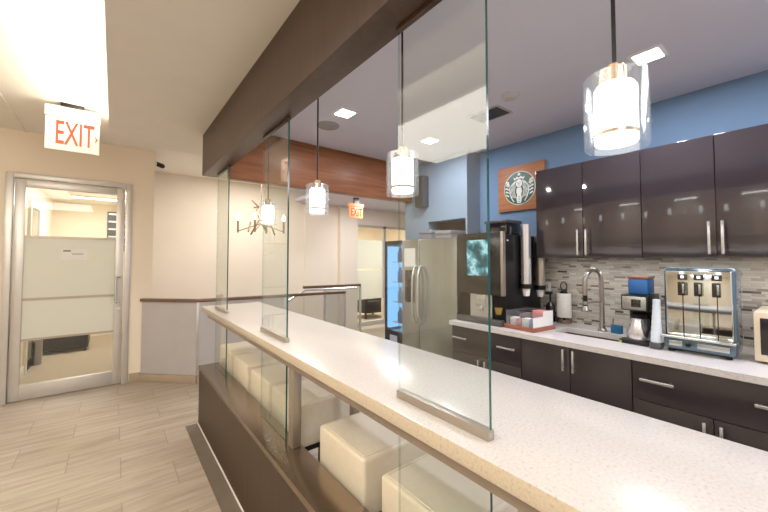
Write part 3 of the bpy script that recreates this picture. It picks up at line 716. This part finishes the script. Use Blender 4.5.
# cup tubes
for x, z0, z1, lab, mt in ((2.495, 1.205, 1.665, 'tall stainless cup tube on the coffee machine side', 'nickel'), (2.705, 1.185, 1.60, 'shorter cup tube tucked under the wall cabinet edge', 'champagne')):
    y = 1.418
    t = thing('cup_dispenser', lab, 'cup dispenser', (x, y, z0), 'cup tubes beside the coffee machine')
    MB().cyl((x, y, z0), (x, y, z1), 0.037, n=28).build('tube', M[mt], t)
    MB().cyl((x, y, z0-0.03), (x, y, z0+0.005), 0.042, n=28).build('collar', M['black'], t)
    MB().lathe([(0,-0.075),(0.022,-0.075),(0.029,-0.02),(0.031,-0.02)], (x, y, z0-0.012), 24).build('paper_cup', M['paper'], t)
    MB().box(x-0.012, x+0.012, y+0.035, y+0.0445, z0+0.04, z0+0.07).build('bracket', M['black'], t)
# condiment organiser on its tray
R0 = Matrix.Translation((2.378, 1.333, 0.90)) @ Matrix.Rotation(math.radians(-5), 4, 'Z') @ Matrix.Diagonal((1.06, 0.80, 1.15, 1))
t = thing('condiment_tray', 'red brown wooden tray carrying the clear condiment organiser', 'tray', (2.385, 1.330, 0.90))
m = MB().box(-0.125, 0.125, -0.15, 0.15, 0.0005, 0.010, 0.002, 2, R0).box(-0.125, -0.115, -0.15, 0.15, 0.009, 0.026, 0.002, 2, R0).box(0.115, 0.125, -0.15, 0.15, 0.009, 0.026, 0.002, 2, R0).box(-0.115, 0.115, -0.15, -0.14, 0.009, 0.026, 0.002, 2, R0).box(-0.115, 0.115, 0.14, 0.15, 0.009, 0.026, 0.002, 2, R0)
m.build('tray_board', M['traywood'], t)
t = thing('condiment_organiser', 'clear acrylic condiment organiser on the wooden tray', 'organiser', (2.385, 1.330, 0.911))
m = MB().box(-0.11, -0.107, -0.135, 0.135, 0.011, 0.075, 0, 2, R0).box(0.107, 0.11, -0.135, 0.135, 0.011, 0.115, 0, 2, R0).box(-0.107, 0.107, 0.132, 0.135, 0.011, 0.11, 0, 2, R0).box(-0.002, 0.002, -0.132, 0.132, 0.011, 0.10, 0, 2, R0).box(-0.107, 0.107, -0.0015, 0.0015, 0.011, 0.10, 0, 2, R0)
m.build('clear_walls', M['acrylic'], t)
MB().box(0.0, 0.11, -0.1385, -0.135, 0.011, 0.115, 0, 2, R0).box(-0.11, 0.0, -0.1385, -0.135, 0.011, 0.085, 0, 2, R0).build('end_panel', M['white'], t)
def packet(dx, dy, dz, sx, sy, sz, mt, lab, tilt, nm='condiment_packet'):
    o = MB().box(-sx/2, sx/2, -sy/2, sy/2, 0, sz, 0.004, 2, R0 @ Matrix.Translation((dx, dy, dz)) @ Matrix.Rotation(tilt, 4, 'Y')).build(nm, M[mt])
    tag(o, lab, 'packet', 'condiment packets in the clear organiser')
packet(-0.055, 0.095, 0.0125, 0.05, 0.055, 0.055, 'paper', 'white packet at the far front end of the organiser', 0.0)
packet(-0.055, 0.035, 0.0125, 0.05, 0.05, 0.05, 'pink', 'pink packet in front middle of the organiser', 0.0)
packet(-0.06, -0.04, 0.0125, 0.06, 0.065, 0.058, 'paper', 'white packet at the front near the end panel', 0.0)
packet(-0.055, -0.103, 0.0125, 0.06, 0.05, 0.06, 'packet_blue', 'blue printed packet at the near front corner', 0.0)
packet(0.055, -0.07, 0.0125, 0.07, 0.11, 0.10, 'pink', 'tall pink packet stack at the back of the organiser', 0.0)
packet(0.055, 0.07, 0.0125, 0.07, 0.10, 0.085, 'black', 'black packet stack at the far back corner', 0.0)

# paper towel roll on the wall
t = thing('paper_towel_roll', 'white paper towel roll hanging on the backsplash', 'paper towel', (2.785, 1.275, 0.94))
MB().lathe([(0.018,0),(0.050,0),(0.052,0.004),(0.052,0.181),(0.050,0.185),(0.018,0.185),(0.018,0)], (2.795, 1.275, 0.945), 32).build('roll', M['paper'], t)
MB().cyl((2.795, 1.275, 0.93), (2.795, 1.275, 1.15), 0.009).lathe([(0,0),(0.03,0),(0.022,0.02),(0,0.02)], (2.795, 1.275, 1.13), 16).tube([(2.795+0.0, 1.275+0.024*math.cos(a), 1.185+0.034*math.sin(a)) for a in [2*PI*k/16 for k in range(17)]], 0.004, 8).build('holder_rod', M['black'], t)
MB().lathe([(0,0),(0.055,0),(0.055,0.03),(0.0,0.033)], (2.795, 1.275, 0.9005), 24).build('holder_base', M['bronze'], t)
t = thing('soap_dispenser', 'black pump soap bottle behind the condiment organiser', 'soap dispenser', (2.76, 1.36, 0.90))
MB().lathe([(0,0),(0.032,0),(0.034,0.01),(0.034,0.13),(0.014,0.155),(0,0.155)], (2.76, 1.365, 0.9005), 20).build('bottle', M['gloss_black'], t)
MB().cyl((2.76, 1.365, 1.055), (2.76, 1.365, 1.12), 0.008).box(2.70, 2.775, 1.35, 1.38, 1.118, 1.140, 0.004).build('pump', M['black'], t)
t = thing('wall_outlet', 'white outlet on the mosaic tiles beside the towel roll', 'outlet', (2.857, 1.44, 1.14))
MB().box(2.852, 2.8575, 1.405, 1.475, 1.09, 1.205, 0.002).build('plate', M['white'], t)
MB().box(2.849, 2.8525, 1.425, 1.455, 1.105, 1.14).box(2.849, 2.8525, 1.425, 1.455, 1.155, 1.19).build('socket', M['rail_panel'], t)
# sponge and blue pad
o = MB().box(2.66, 2.70, 0.845, 0.91, 0.9005, 0.955, 0.006, 3).build('scrub_sponge', M['teal']); tag(o, 'blue scrub sponge standing beside the faucet', 'sponge')
sp = thing('dish_sponge', 'flat yellow green sponge at the sink corner', 'sponge', (2.44, 0.76, 0.90))
MB().box(2.405, 2.475, 0.715, 0.778, 0.9005, 0.916, 0.004).build('foam', M['sponge'], sp)
MB().box(2.405, 2.475, 0.715, 0.778, 0.9155, 0.922, 0.002).build('scouring_pad', M['black'], sp)

# coffee maker with thermal carafe, blue box on top
k = thing('coffee_maker', 'black and steel drip coffee maker with thermal carafe', 'coffee maker', (2.56, 0.69, 0.90))
MB().box(2.45, 2.68, 0.642, 0.775, 0.9005, 0.925, 0.006).build('base', M['black'], k)
MB().box(2.60, 2.68, 0.642, 0.775, 0.92, 1.10, 0.004).build('column', M['black'], k)
bw_ = MB().box(2.46, 2.68, 0.640, 0.777, 1.095, 1.19, 0.008).build('brew_head', M['black'], k)
MB().box(2.455, 2.4605, 0.650, 0.767, 1.103, 1.18, 0.001).build('front_plate', M['steel'], bw_)
MB().box(2.452, 2.4555, 0.675, 0.722, 1.12, 1.165, 0.001).build('display', M['gloss_black'], bw_)
cf = MB().lathe([(0,0),(0.058,0),(0.060,0.01),(0.058,0.05),(0.040,0.115),(0.036,0.125),(0,0.125)], (2.525, 0.708, 0.926), 28).build('carafe', M['nickel'], k)
MB().lathe([(0,0.0),(0.040,0.0),(0.042,0.02),(0.03,0.032),(0,0.032)], (2.525, 0.708, 1.05), 24).build('carafe_lid', M['black'], cf)
MB().tube([(2.49, 0.662, 1.055), (2.465, 0.645, 1.05), (2.462, 0.645, 1.0), (2.485, 0.66, 0.955)], 0.009, 8).build('carafe_handle', M['black'], cf)
bb = thing('blue_box', 'bright blue box with tan lid on top of the coffee maker', 'box', (2.56, 0.69, 1.19))
MB().box(2.49, 2.62, 0.648, 0.748, 1.1905, 1.285, 0.010).build('carton', M['bluebox'], bb)
MB().box(2.488, 2.622, 0.646, 0.750, 1.284, 1.298, 0.003).build('lid', M['traywood'], bb)

for o_ in (k, bb): o_.location += Vector((-0.055, -0.012, 0))

# white stepped cup stacks between coffee maker and dispenser
t = thing('lid_stack', 'pale stepped stack of cup lids left of the chrome dispenser', 'stack of lids', (2.402, 0.594, 0.90))
m = MB()
for i in range(8):
    z = 0.9365 + i*0.0296; r = 0.026 - 0.0012*i
    m.lathe([(0,0),(r,0),(r*1.0,0.024),(r*0.93,0.0295),(0,0.0295)], (2.402+0.001*i, 0.5945-0.0005*i, z), 22)
m.build('lids', M['ltblue'], t)
MB().box(2.37, 2.44, 0.568, 0.621, 0.9005, 0.936, 0.004).build('stand', M['dark_grey'], t)

# chrome triple dispenser
dp = thing('cereal_dispenser', 'tall chrome three lane dispenser with blue tinted casing', 'dispenser', (2.55, 0.415, 0.90))
XD = 2.42; ya, yb = 0.288, 0.552
MB().box(XD+0.012, XD+0.20, ya-0.012, yb+0.012, 0.93, 1.352, 0.022, 4).build('casing', M['bluetint'], dp)
MB().box(XD, XD+0.013, ya, yb, 0.985, 1.338, 0.010, 3).build('front_plate', M['chrome'], dp)
MB().box(XD-0.055, XD+0.02, ya-0.014, yb+0.014, 0.978, 0.992, 0.005).build('drip_shelf', M['chrome'], dp)
MB().box(XD-0.03, XD+0.19, ya-0.01, yb+0.008, 0.918, 0.977, 0.010).build('base', M['bluetint'], dp)
MB().box(XD-0.033, XD-0.0295, 0.48, 0.535, 0.935, 0.962, 0.001).build('base_plate', M['steel'], dp)
MB().box(XD-0.033, XD-0.0295, 0.30, 0.42, 0.935, 0.962, 0.001).build('base_plate', M['steel'], dp)
MB().cyl((XD-0.045, 0.455, 0.948), (XD-0.029, 0.455, 0.948), 0.011).build('knob', M['black'], dp)
for yy in (ya+0.02, yb-0.02):
    for xx in (XD+0.0, XD+0.16): MB().cyl((xx, yy, 0.9005), (xx, yy, 0.922), 0.014).build('foot', M['black'], dp)
for i, yy in enumerate((0.478, 0.412, 0.343)):
    MB().box(XD-0.003, XD+0.001, yy-0.0022, yy+0.0022, 0.992, 1.205).build('lane_groove', M['gloss_black'], dp)
    wn = MB().box(XD-0.004, XD+0.001, yy-0.02, yy+0.02, 1.288, 1.318, 0.001).build('window', M['gloss_black'], dp)
    MB().box(XD-0.0052, XD-0.0038, yy-0.007, yy+0.007, 1.297, 1.311).build('indicator', M['led_white'], wn)
    lv = MB().box(XD-0.028, XD+0.001, yy-0.016, yy+0.016, 1.205, 1.278, 0.003).build('lever', M['gloss_black'], dp)
    MB().box(XD-0.031, XD-0.027, yy-0.012, yy-0.003, 1.218, 1.268, 0.001).build('lever_face', M['steel'], lv)
MB().box(XD-0.004, XD+0.001, 0.372, 0.384, 1.298, 1.310).build('indicator', M['led_blue'], dp)

# microwave at the right edge of the frame
mw = thing('microwave', 'cream framed microwave at the right end of worktop', 'microwave', (2.6, 0.1, 0.90))
MB().box(2.455, 2.80, 0.03, 0.222, 0.912, 1.145, 0.006).build('body', M['cream'], mw)
dw = MB().box(2.437, 2.456, 0.03, 0.222, 0.912, 1.145, 0.005).build('door', M['cream'], mw)
MB().box(2.435, 2.4375, 0.035, 0.200, 0.945, 1.118).build('window', M['gloss_black'], dw)
for yy in (0.06, 0.19):
    for xx in (2.49, 2.76): MB().cyl((xx, yy, 0.9005), (xx, yy, 0.914), 0.012).build('foot', M['black'], mw)

# ------------------------------------------------------------------ wall emblem sign
sg = thing('wooden_wall_sign', 'square orange brown wooden sign with round green and white emblem', 'sign', (2.86, 1.665, 2.04))
XS = 2.845
MB().box(XS, XW-0.0005, 1.44, 1.885, 1.835, 2.243, 0.002).build('board', M['signwood'], sg)
SC = (1.668, 2.035); RR = 0.150
def sp_m(depth):   # local x -> -Y (rightwards as seen from the room), local y -> Z, local z -> -X (toward the room)
    return Matrix(((0,0,-1,XS-depth),(-1,0,0,SC[0]),(0,1,0,SC[1]),(0,0,0,1)))
def disc(r, n=48): return [(r*math.cos(2*PI*k/n), r*math.sin(2*PI*k/n)) for k in range(n)]
MB().prism(disc(RR), sp_m(0.0), 0.004).build('white_rim', M['emblem_white'], sg)
MB().prism(disc(RR*0.965), sp_m(0.004), 0.002).build('green_disc', M['green'], sg)
e = MB()
W = sp_m(0.006)
def P(poly): e.prism([(x*RR, y*RR) for x, y in poly], W, 0.002)
def band(pts, w0, w1):
    n = len(pts); L = []; Rr = []
    for i, (x, y) in enumerate(pts):
        a = pts[max(0, i-1)]; b = pts[min(n-1, i+1)]; dx, dy = b[0]-a[0], b[1]-a[1]; l = math.hypot(dx, dy)
        w_ = (w0+(w1-w0)*i/(n-1))/2
        L.append((x-dy/l*w_, y+dx/l*w_)); Rr.append((x+dy/l*w_, y-dx/l*w_))
    for i in range(n-1): P([L[i], L[i+1], Rr[i+1], Rr[i]])
# crown with star
star = []
for k in range(10):
    r_ = 0.13 if k % 2 == 0 else 0.055; a = PI/2 + k*PI/5; star.append((r_*math.cos(a), 0.82+r_*math.sin(a)))
P(star)
P([(-0.30,0.50),(-0.36,0.66),(-0.22,0.60),(-0.14,0.70),(0,0.62),(0.14,0.70),(0.22,0.60),(0.36,0.66),(0.30,0.50),(0.15,0.55),(0,0.565),(-0.15,0.55)])
# face
P([(0.20*math.cos(a), 0.28+0.24*math.sin(a)) for a in [2*PI*k/20 for k in range(20)]])
# hair waves either side
for s in (-1, 1):
    for k in range(4):
        o_ = 0.27+0.085*k
        band([(s*(0.20+0.05*k), 0.46-0.03*k), (s*(o_+0.02), 0.28-0.04*k), (s*(o_-0.02), 0.08-0.04*k), (s*(o_+0.05), -0.14-0.03*k), (s*(o_-0.0), -0.36-0.02*k), (s*(o_-0.07), -0.60+0.03*k)], 0.042, 0.03)
    # raised tails with stripes
    for k in range(5):
        y0 = 0.42-0.20*k
        band([(s*0.66, y0-0.05), (s*0.76, y0+0.01), (s*(0.90-0.02*abs(k-2)), y0+0.06)], 0.06, 0.10)
    P([(s*0.60,0.20),(s*0.70,0.50),(s*0.76,0.36),(s*0.86,0.42),(s*0.74,0.12)] if s > 0 else [(s*0.74,0.12),(s*0.86,0.42),(s*0.76,0.36),(s*0.70,0.50),(s*0.60,0.20)])
    band([(s*0.62,0.10),(s*0.60,-0.25),(s*0.50,-0.55),(s*0.34,-0.80)], 0.06, 0.05)
# torso
P([(-0.13,0.02),(-0.19,-0.20),(-0.12,-0.40),(-0.17,-0.62),(-0.12,-0.90),(0.12,-0.90),(0.17,-0.62),(0.12,-0.40),(0.19,-0.20),(0.13,0.02)])
e.build('emblem', M['emblem_white'], sg)
g = MB(); W2 = sp_m(0.008)
for s in (-1, 1):
    g.prism([((s*0.085+0.045*math.cos(a))*RR, (0.33+0.02*math.sin(a))*RR) for a in [2*PI*k/10 for k in range(10)]], W2, 0.001)
g.prism([(-0.02*RR,0.30*RR),(0.02*RR,0.30*RR),(0.03*RR,0.20*RR),(-0.03*RR,0.20*RR)], W2, 0.001)
g.prism([(-0.07*RR,0.13*RR),(0.07*RR,0.13*RR),(0.0,0.10*RR)], W2, 0.001)
for k in range(4): g.prism([(-0.10*RR,(-0.50-0.1*k)*RR),(0.10*RR,(-0.50-0.1*k)*RR),(0.0,(-0.54-0.1*k)*RR)], W2, 0.001)
g.build('emblem_lines', M['green'], sg)

# ------------------------------------------------------------------ kitchen ceiling fittings
for x, y, lab in ((1.302, 2.125, 'square recessed light before the cross beam'), (2.211, 2.156, 'square recessed light in front of the fridge wall'), (2.177, 0.542, 'square recessed light above the wall cabinets')):
    t = thing('recessed_light', lab, 'ceiling light', (x, y, ZK), 'recessed kitchen ceiling lights')
    MB().box(x-0.075, x+0.075, y-0.075, y+0.075, ZK-0.004, ZK+0.003, 0.001).build('trim_ring', M['white'], t)
    MB().box(x-0.055, x+0.055, y-0.055, y+0.055, ZK-0.007, ZK-0.0035).build('diffuser', M['down'], t)
t = thing('air_vent', 'dark slotted air vent in the kitchen ceiling', 'vent', (2.14, 1.50, ZK))
MB().box(2.05, 2.25, 1.36, 1.62, ZK-0.006, ZK, 0.001).build('frame', M['rail_panel'], t)
MB().box(2.07, 2.23, 1.375, 1.605, ZK-0.0075, ZK-0.0055).build('opening', M['black'], t)
m = MB()
for j in range(5): m.box(2.07+0.033*j, 2.078+0.033*j, 1.375, 1.605, ZK-0.0105, ZK-0.0075)
m.build('louvre', M['dark_grey'], t)
t = thing('ceiling_speaker', 'round grey ceiling speaker near the cross beam', 'speaker', (1.318, 2.405, ZK))
MB().lathe([(0,-0.012),(0.08,-0.012),(0.088,-0.006),(0.09,0),(0,0)], (1.318, 2.405, ZK), 32).build('grille', M['ceil_kit'] if False else plain('speaker_grey', (0.30,0.285,0.29), 0.7), t)
t = thing('smoke_detector', 'round smoke detector beside the ceiling vent', 'smoke detector', (1.99, 1.227, ZK))
MB().lathe([(0,-0.03),(0.035,-0.03),(0.05,-0.015),(0.055,0),(0,0)], (1.994, 1.227, ZK), 28).build('housing', plain('detector_grey', (0.5,0.47,0.49), 0.6), t)
t = thing('ceiling_sensor', 'small round sensor on the kitchen ceiling above the nearest partition', 'sensor', (1.83, 1.54, ZK))
MB().lathe([(0,-0.025),(0.03,-0.022),(0.05,-0.008),(0.055,0),(0,0)], (1.829, 1.543, ZK), 24).build('housing', M['ceil_kit'], t)
t = thing('wall_speaker', 'dark slim box speaker on the blue grey wall beyond the nearest partition', 'speaker', (2.64, 2.70, 1.965))
MB().box(2.59, 2.6805, 2.635, 2.76, 1.965, 2.30, 0.004).build('cabinet_body', plain('speaker_dark', (0.055,0.06,0.07), 0.5), t)
MB().box(2.585, 2.591, 2.645, 2.75, 1.98, 2.285).build('grille', M['dark_grey'], t)

# ------------------------------------------------------------------ corridor glass door + lounge
d2 = thing('door_2', 'glass corridor door with frosted bands beside the drink cooler', 'door', (4.3, YF, 0)); d2['kind'] = 'structure'
m = MB().box(3.93, 3.98, YF-0.01, YF+0.08, 0, 2.12).box(4.68, 4.74, YF-0.01, YF+0.08, 0, 2.12).box(3.98, 5.6, YF-0.01, YF+0.08, 2.07, 2.12).box(3.98, 4.68, YF-0.01, YF+0.08, 0, 0.08).box(4.74, 5.6, YF-0.01, YF+0.08, 0, 0.08)
m.build('door_frame', M['alu'], d2)
MB().box(3.98, 4.68, YF+0.03, YF+0.038, 0.08, 2.07).build('glass_pane', M['pane'], d2)
MB().box(4.74, 5.6, YF+0.03, YF+0.038, 0.08, 2.07).build('side_pane', M['pane'], d2)
MB().box(3.98, 4.68, YF+0.022, YF+0.028, 0.55, 1.16).box(3.98, 4.68, YF+0.022, YF+0.028, 1.19, 1.80).box(4.74, 5.6, YF+0.022, YF+0.028, 0.55, 1.80).build('frosted_film', M['frost'], d2)
t = thing('linear_ceiling_light', 'bright ceiling light in the room beyond the corridor door', 'light', (5.0, 7.2, 2.40))
MB().box(4.3, 5.6, 7.1, 7.35, 2.375, 2.40).build('housing', M['white'], t)
MB().box(4.32, 5.58, 7.12, 7.33, 2.368, 2.376).build('diffuser', M['linear'], t)
t = thing('lounge_chair', 'black armchair with tan cushion beyond the corridor door', 'chair', (4.9, 6.9, 0))
MB().box(4.62, 5.25, 6.6, 7.15, 0.12, 0.40, 0.03).build('seat', M['black'], t)
MB().box(4.62, 5.25, 7.05, 7.2, 0.35, 0.80, 0.03).build('backrest', M['black'], t)
for x in (4.62, 5.17): MB().box(x, x+0.08, 6.6, 7.1, 0.35, 0.56, 0.02).build('armrest', M['black'], t)
for x in (4.66, 5.2):
    for y in (6.65, 7.1): MB().box(x-0.02, x+0.02, y-0.02, y+0.02, 0, 0.125).build('leg', M['black'], t)
o = MB().box(4.72, 5.14, 6.93, 7.05, 0.402, 0.70, 0.04, 3).build('cushion', plain('tan_cushion', (0.5,0.3,0.08), 0.8)); tag(o, 'tan cushion leaning on the black armchair', 'cushion')

# ------------------------------------------------------------------ lights
def area(name, loc_, size, power, col, rot=(0,0,0), sy=None):
    L = bpy.data.lights.new(name, 'AREA'); L.energy = power; L.color = col; L.size = size
    if sy: L.shape = 'RECTANGLE'; L.size_y = sy
    o = bpy.data.objects.new(name, L); COL.objects.link(o); o.location = loc_; o.rotation_euler = rot; return o
def point(name, loc_, power, col, r=0.05):
    L = bpy.data.lights.new(name, 'POINT'); L.energy = power; L.color = col; L.shadow_soft_size = r
    o = bpy.data.objects.new(name, L); COL.objects.link(o); o.location = loc_; return o
WARM, COOL, NEU = (1.0,0.91,0.78), (0.97,0.94,1.0), (1.0,0.97,0.95)
area('foyer_fill_light', (-1.3, 1.6, ZF-0.03), 1.2, 66, WARM, sy=3.0)  # added fill light for the foyer, no fixture there
area('hall_fill_light', (-1.2, -1.4, ZF-0.03), 1.5, 55, NEU)  # unseen fill behind the camera, added to even out the hall
area('cove_lamp', (-0.16, 0.9, ZS+0.06), 0.10, 55, (1.0,0.87,0.66), rot=(0, PI-0.95, 0), sy=5.8)
area('kitchen_downlight', (1.302, 2.125, ZK-0.015), 0.1, 13, NEU)
area('kitchen_downlight', (2.211, 2.156, ZK-0.015), 0.1, 10, COOL)
area('kitchen_downlight', (2.177, 0.542, ZK-0.015), 0.1, 11, COOL)
area('kitchen_fill_light', (2.05, -1.2, ZK-0.015), 0.8, 52, COOL, sy=1.6)  # strong off-camera fill added to bounce light up to the kitchen ceiling
area('stairwell_lamp', (1.7, 5.0, ZF-0.03), 0.6, 34, (1.0,0.93,0.82))
area('corridor_lamp', (3.7, 4.6, ZK-0.02), 0.5, 34, NEU)
area('office_lamp', (-0.2, 6.8, 2.36), 0.6, 30, (1.0,0.97,0.90), sy=1.6)
area('lounge_lamp', (5.0, 7.2, 2.36), 1.2, 110, (1.0,0.96,0.86), sy=0.4)
area('hall_linear_lamp', (-4.4, 1.1, ZF-0.03), 0.16, 30, NEU, sy=1.9)
area('under_cabinet_lamp', (2.66, 0.66, 1.40), 0.05, 2.0, NEU, sy=1.2)

Wd = bpy.data.worlds.new('World'); S.world = Wd; Wd.use_nodes = True
Wd.node_tree.nodes['Background'].inputs[0].default_value = (0.9,0.92,1.0,1); Wd.node_tree.nodes['Background'].inputs[1].default_value = 0.3

# ------------------------------------------------------------------ camera
cam = bpy.data.cameras.new('camera'); co = bpy.data.objects.new('camera', cam); COL.objects.link(co)
co.location = (0, 0, CAMH); co.rotation_euler = (math.radians(92.0), 0, math.radians(-38.05))
cam.sensor_width = 36; cam.lens = 345.0/768*36; cam.shift_y = -9.05/768; cam.clip_start = 0.01
S.camera = co
S.view_settings.view_transform = 'Filmic'; S.view_settings.look = 'None'
try: S.view_settings.view_transform = 'Standard'
except Exception: pass
S.view_settings.exposure = 0.0; S.view_settings.gamma = 1.13
S.cycles.max_bounces = 10; S.cycles.transparent_max_bounces = 24; S.cycles.diffuse_bounces = 5; S.cycles.glossy_bounces = 5
S.cycles.caustics_reflective = False; S.cycles.caustics_refractive = False
S.cycles.sample_clamp_indirect = 4.0
S.cycles.use_denoising = True
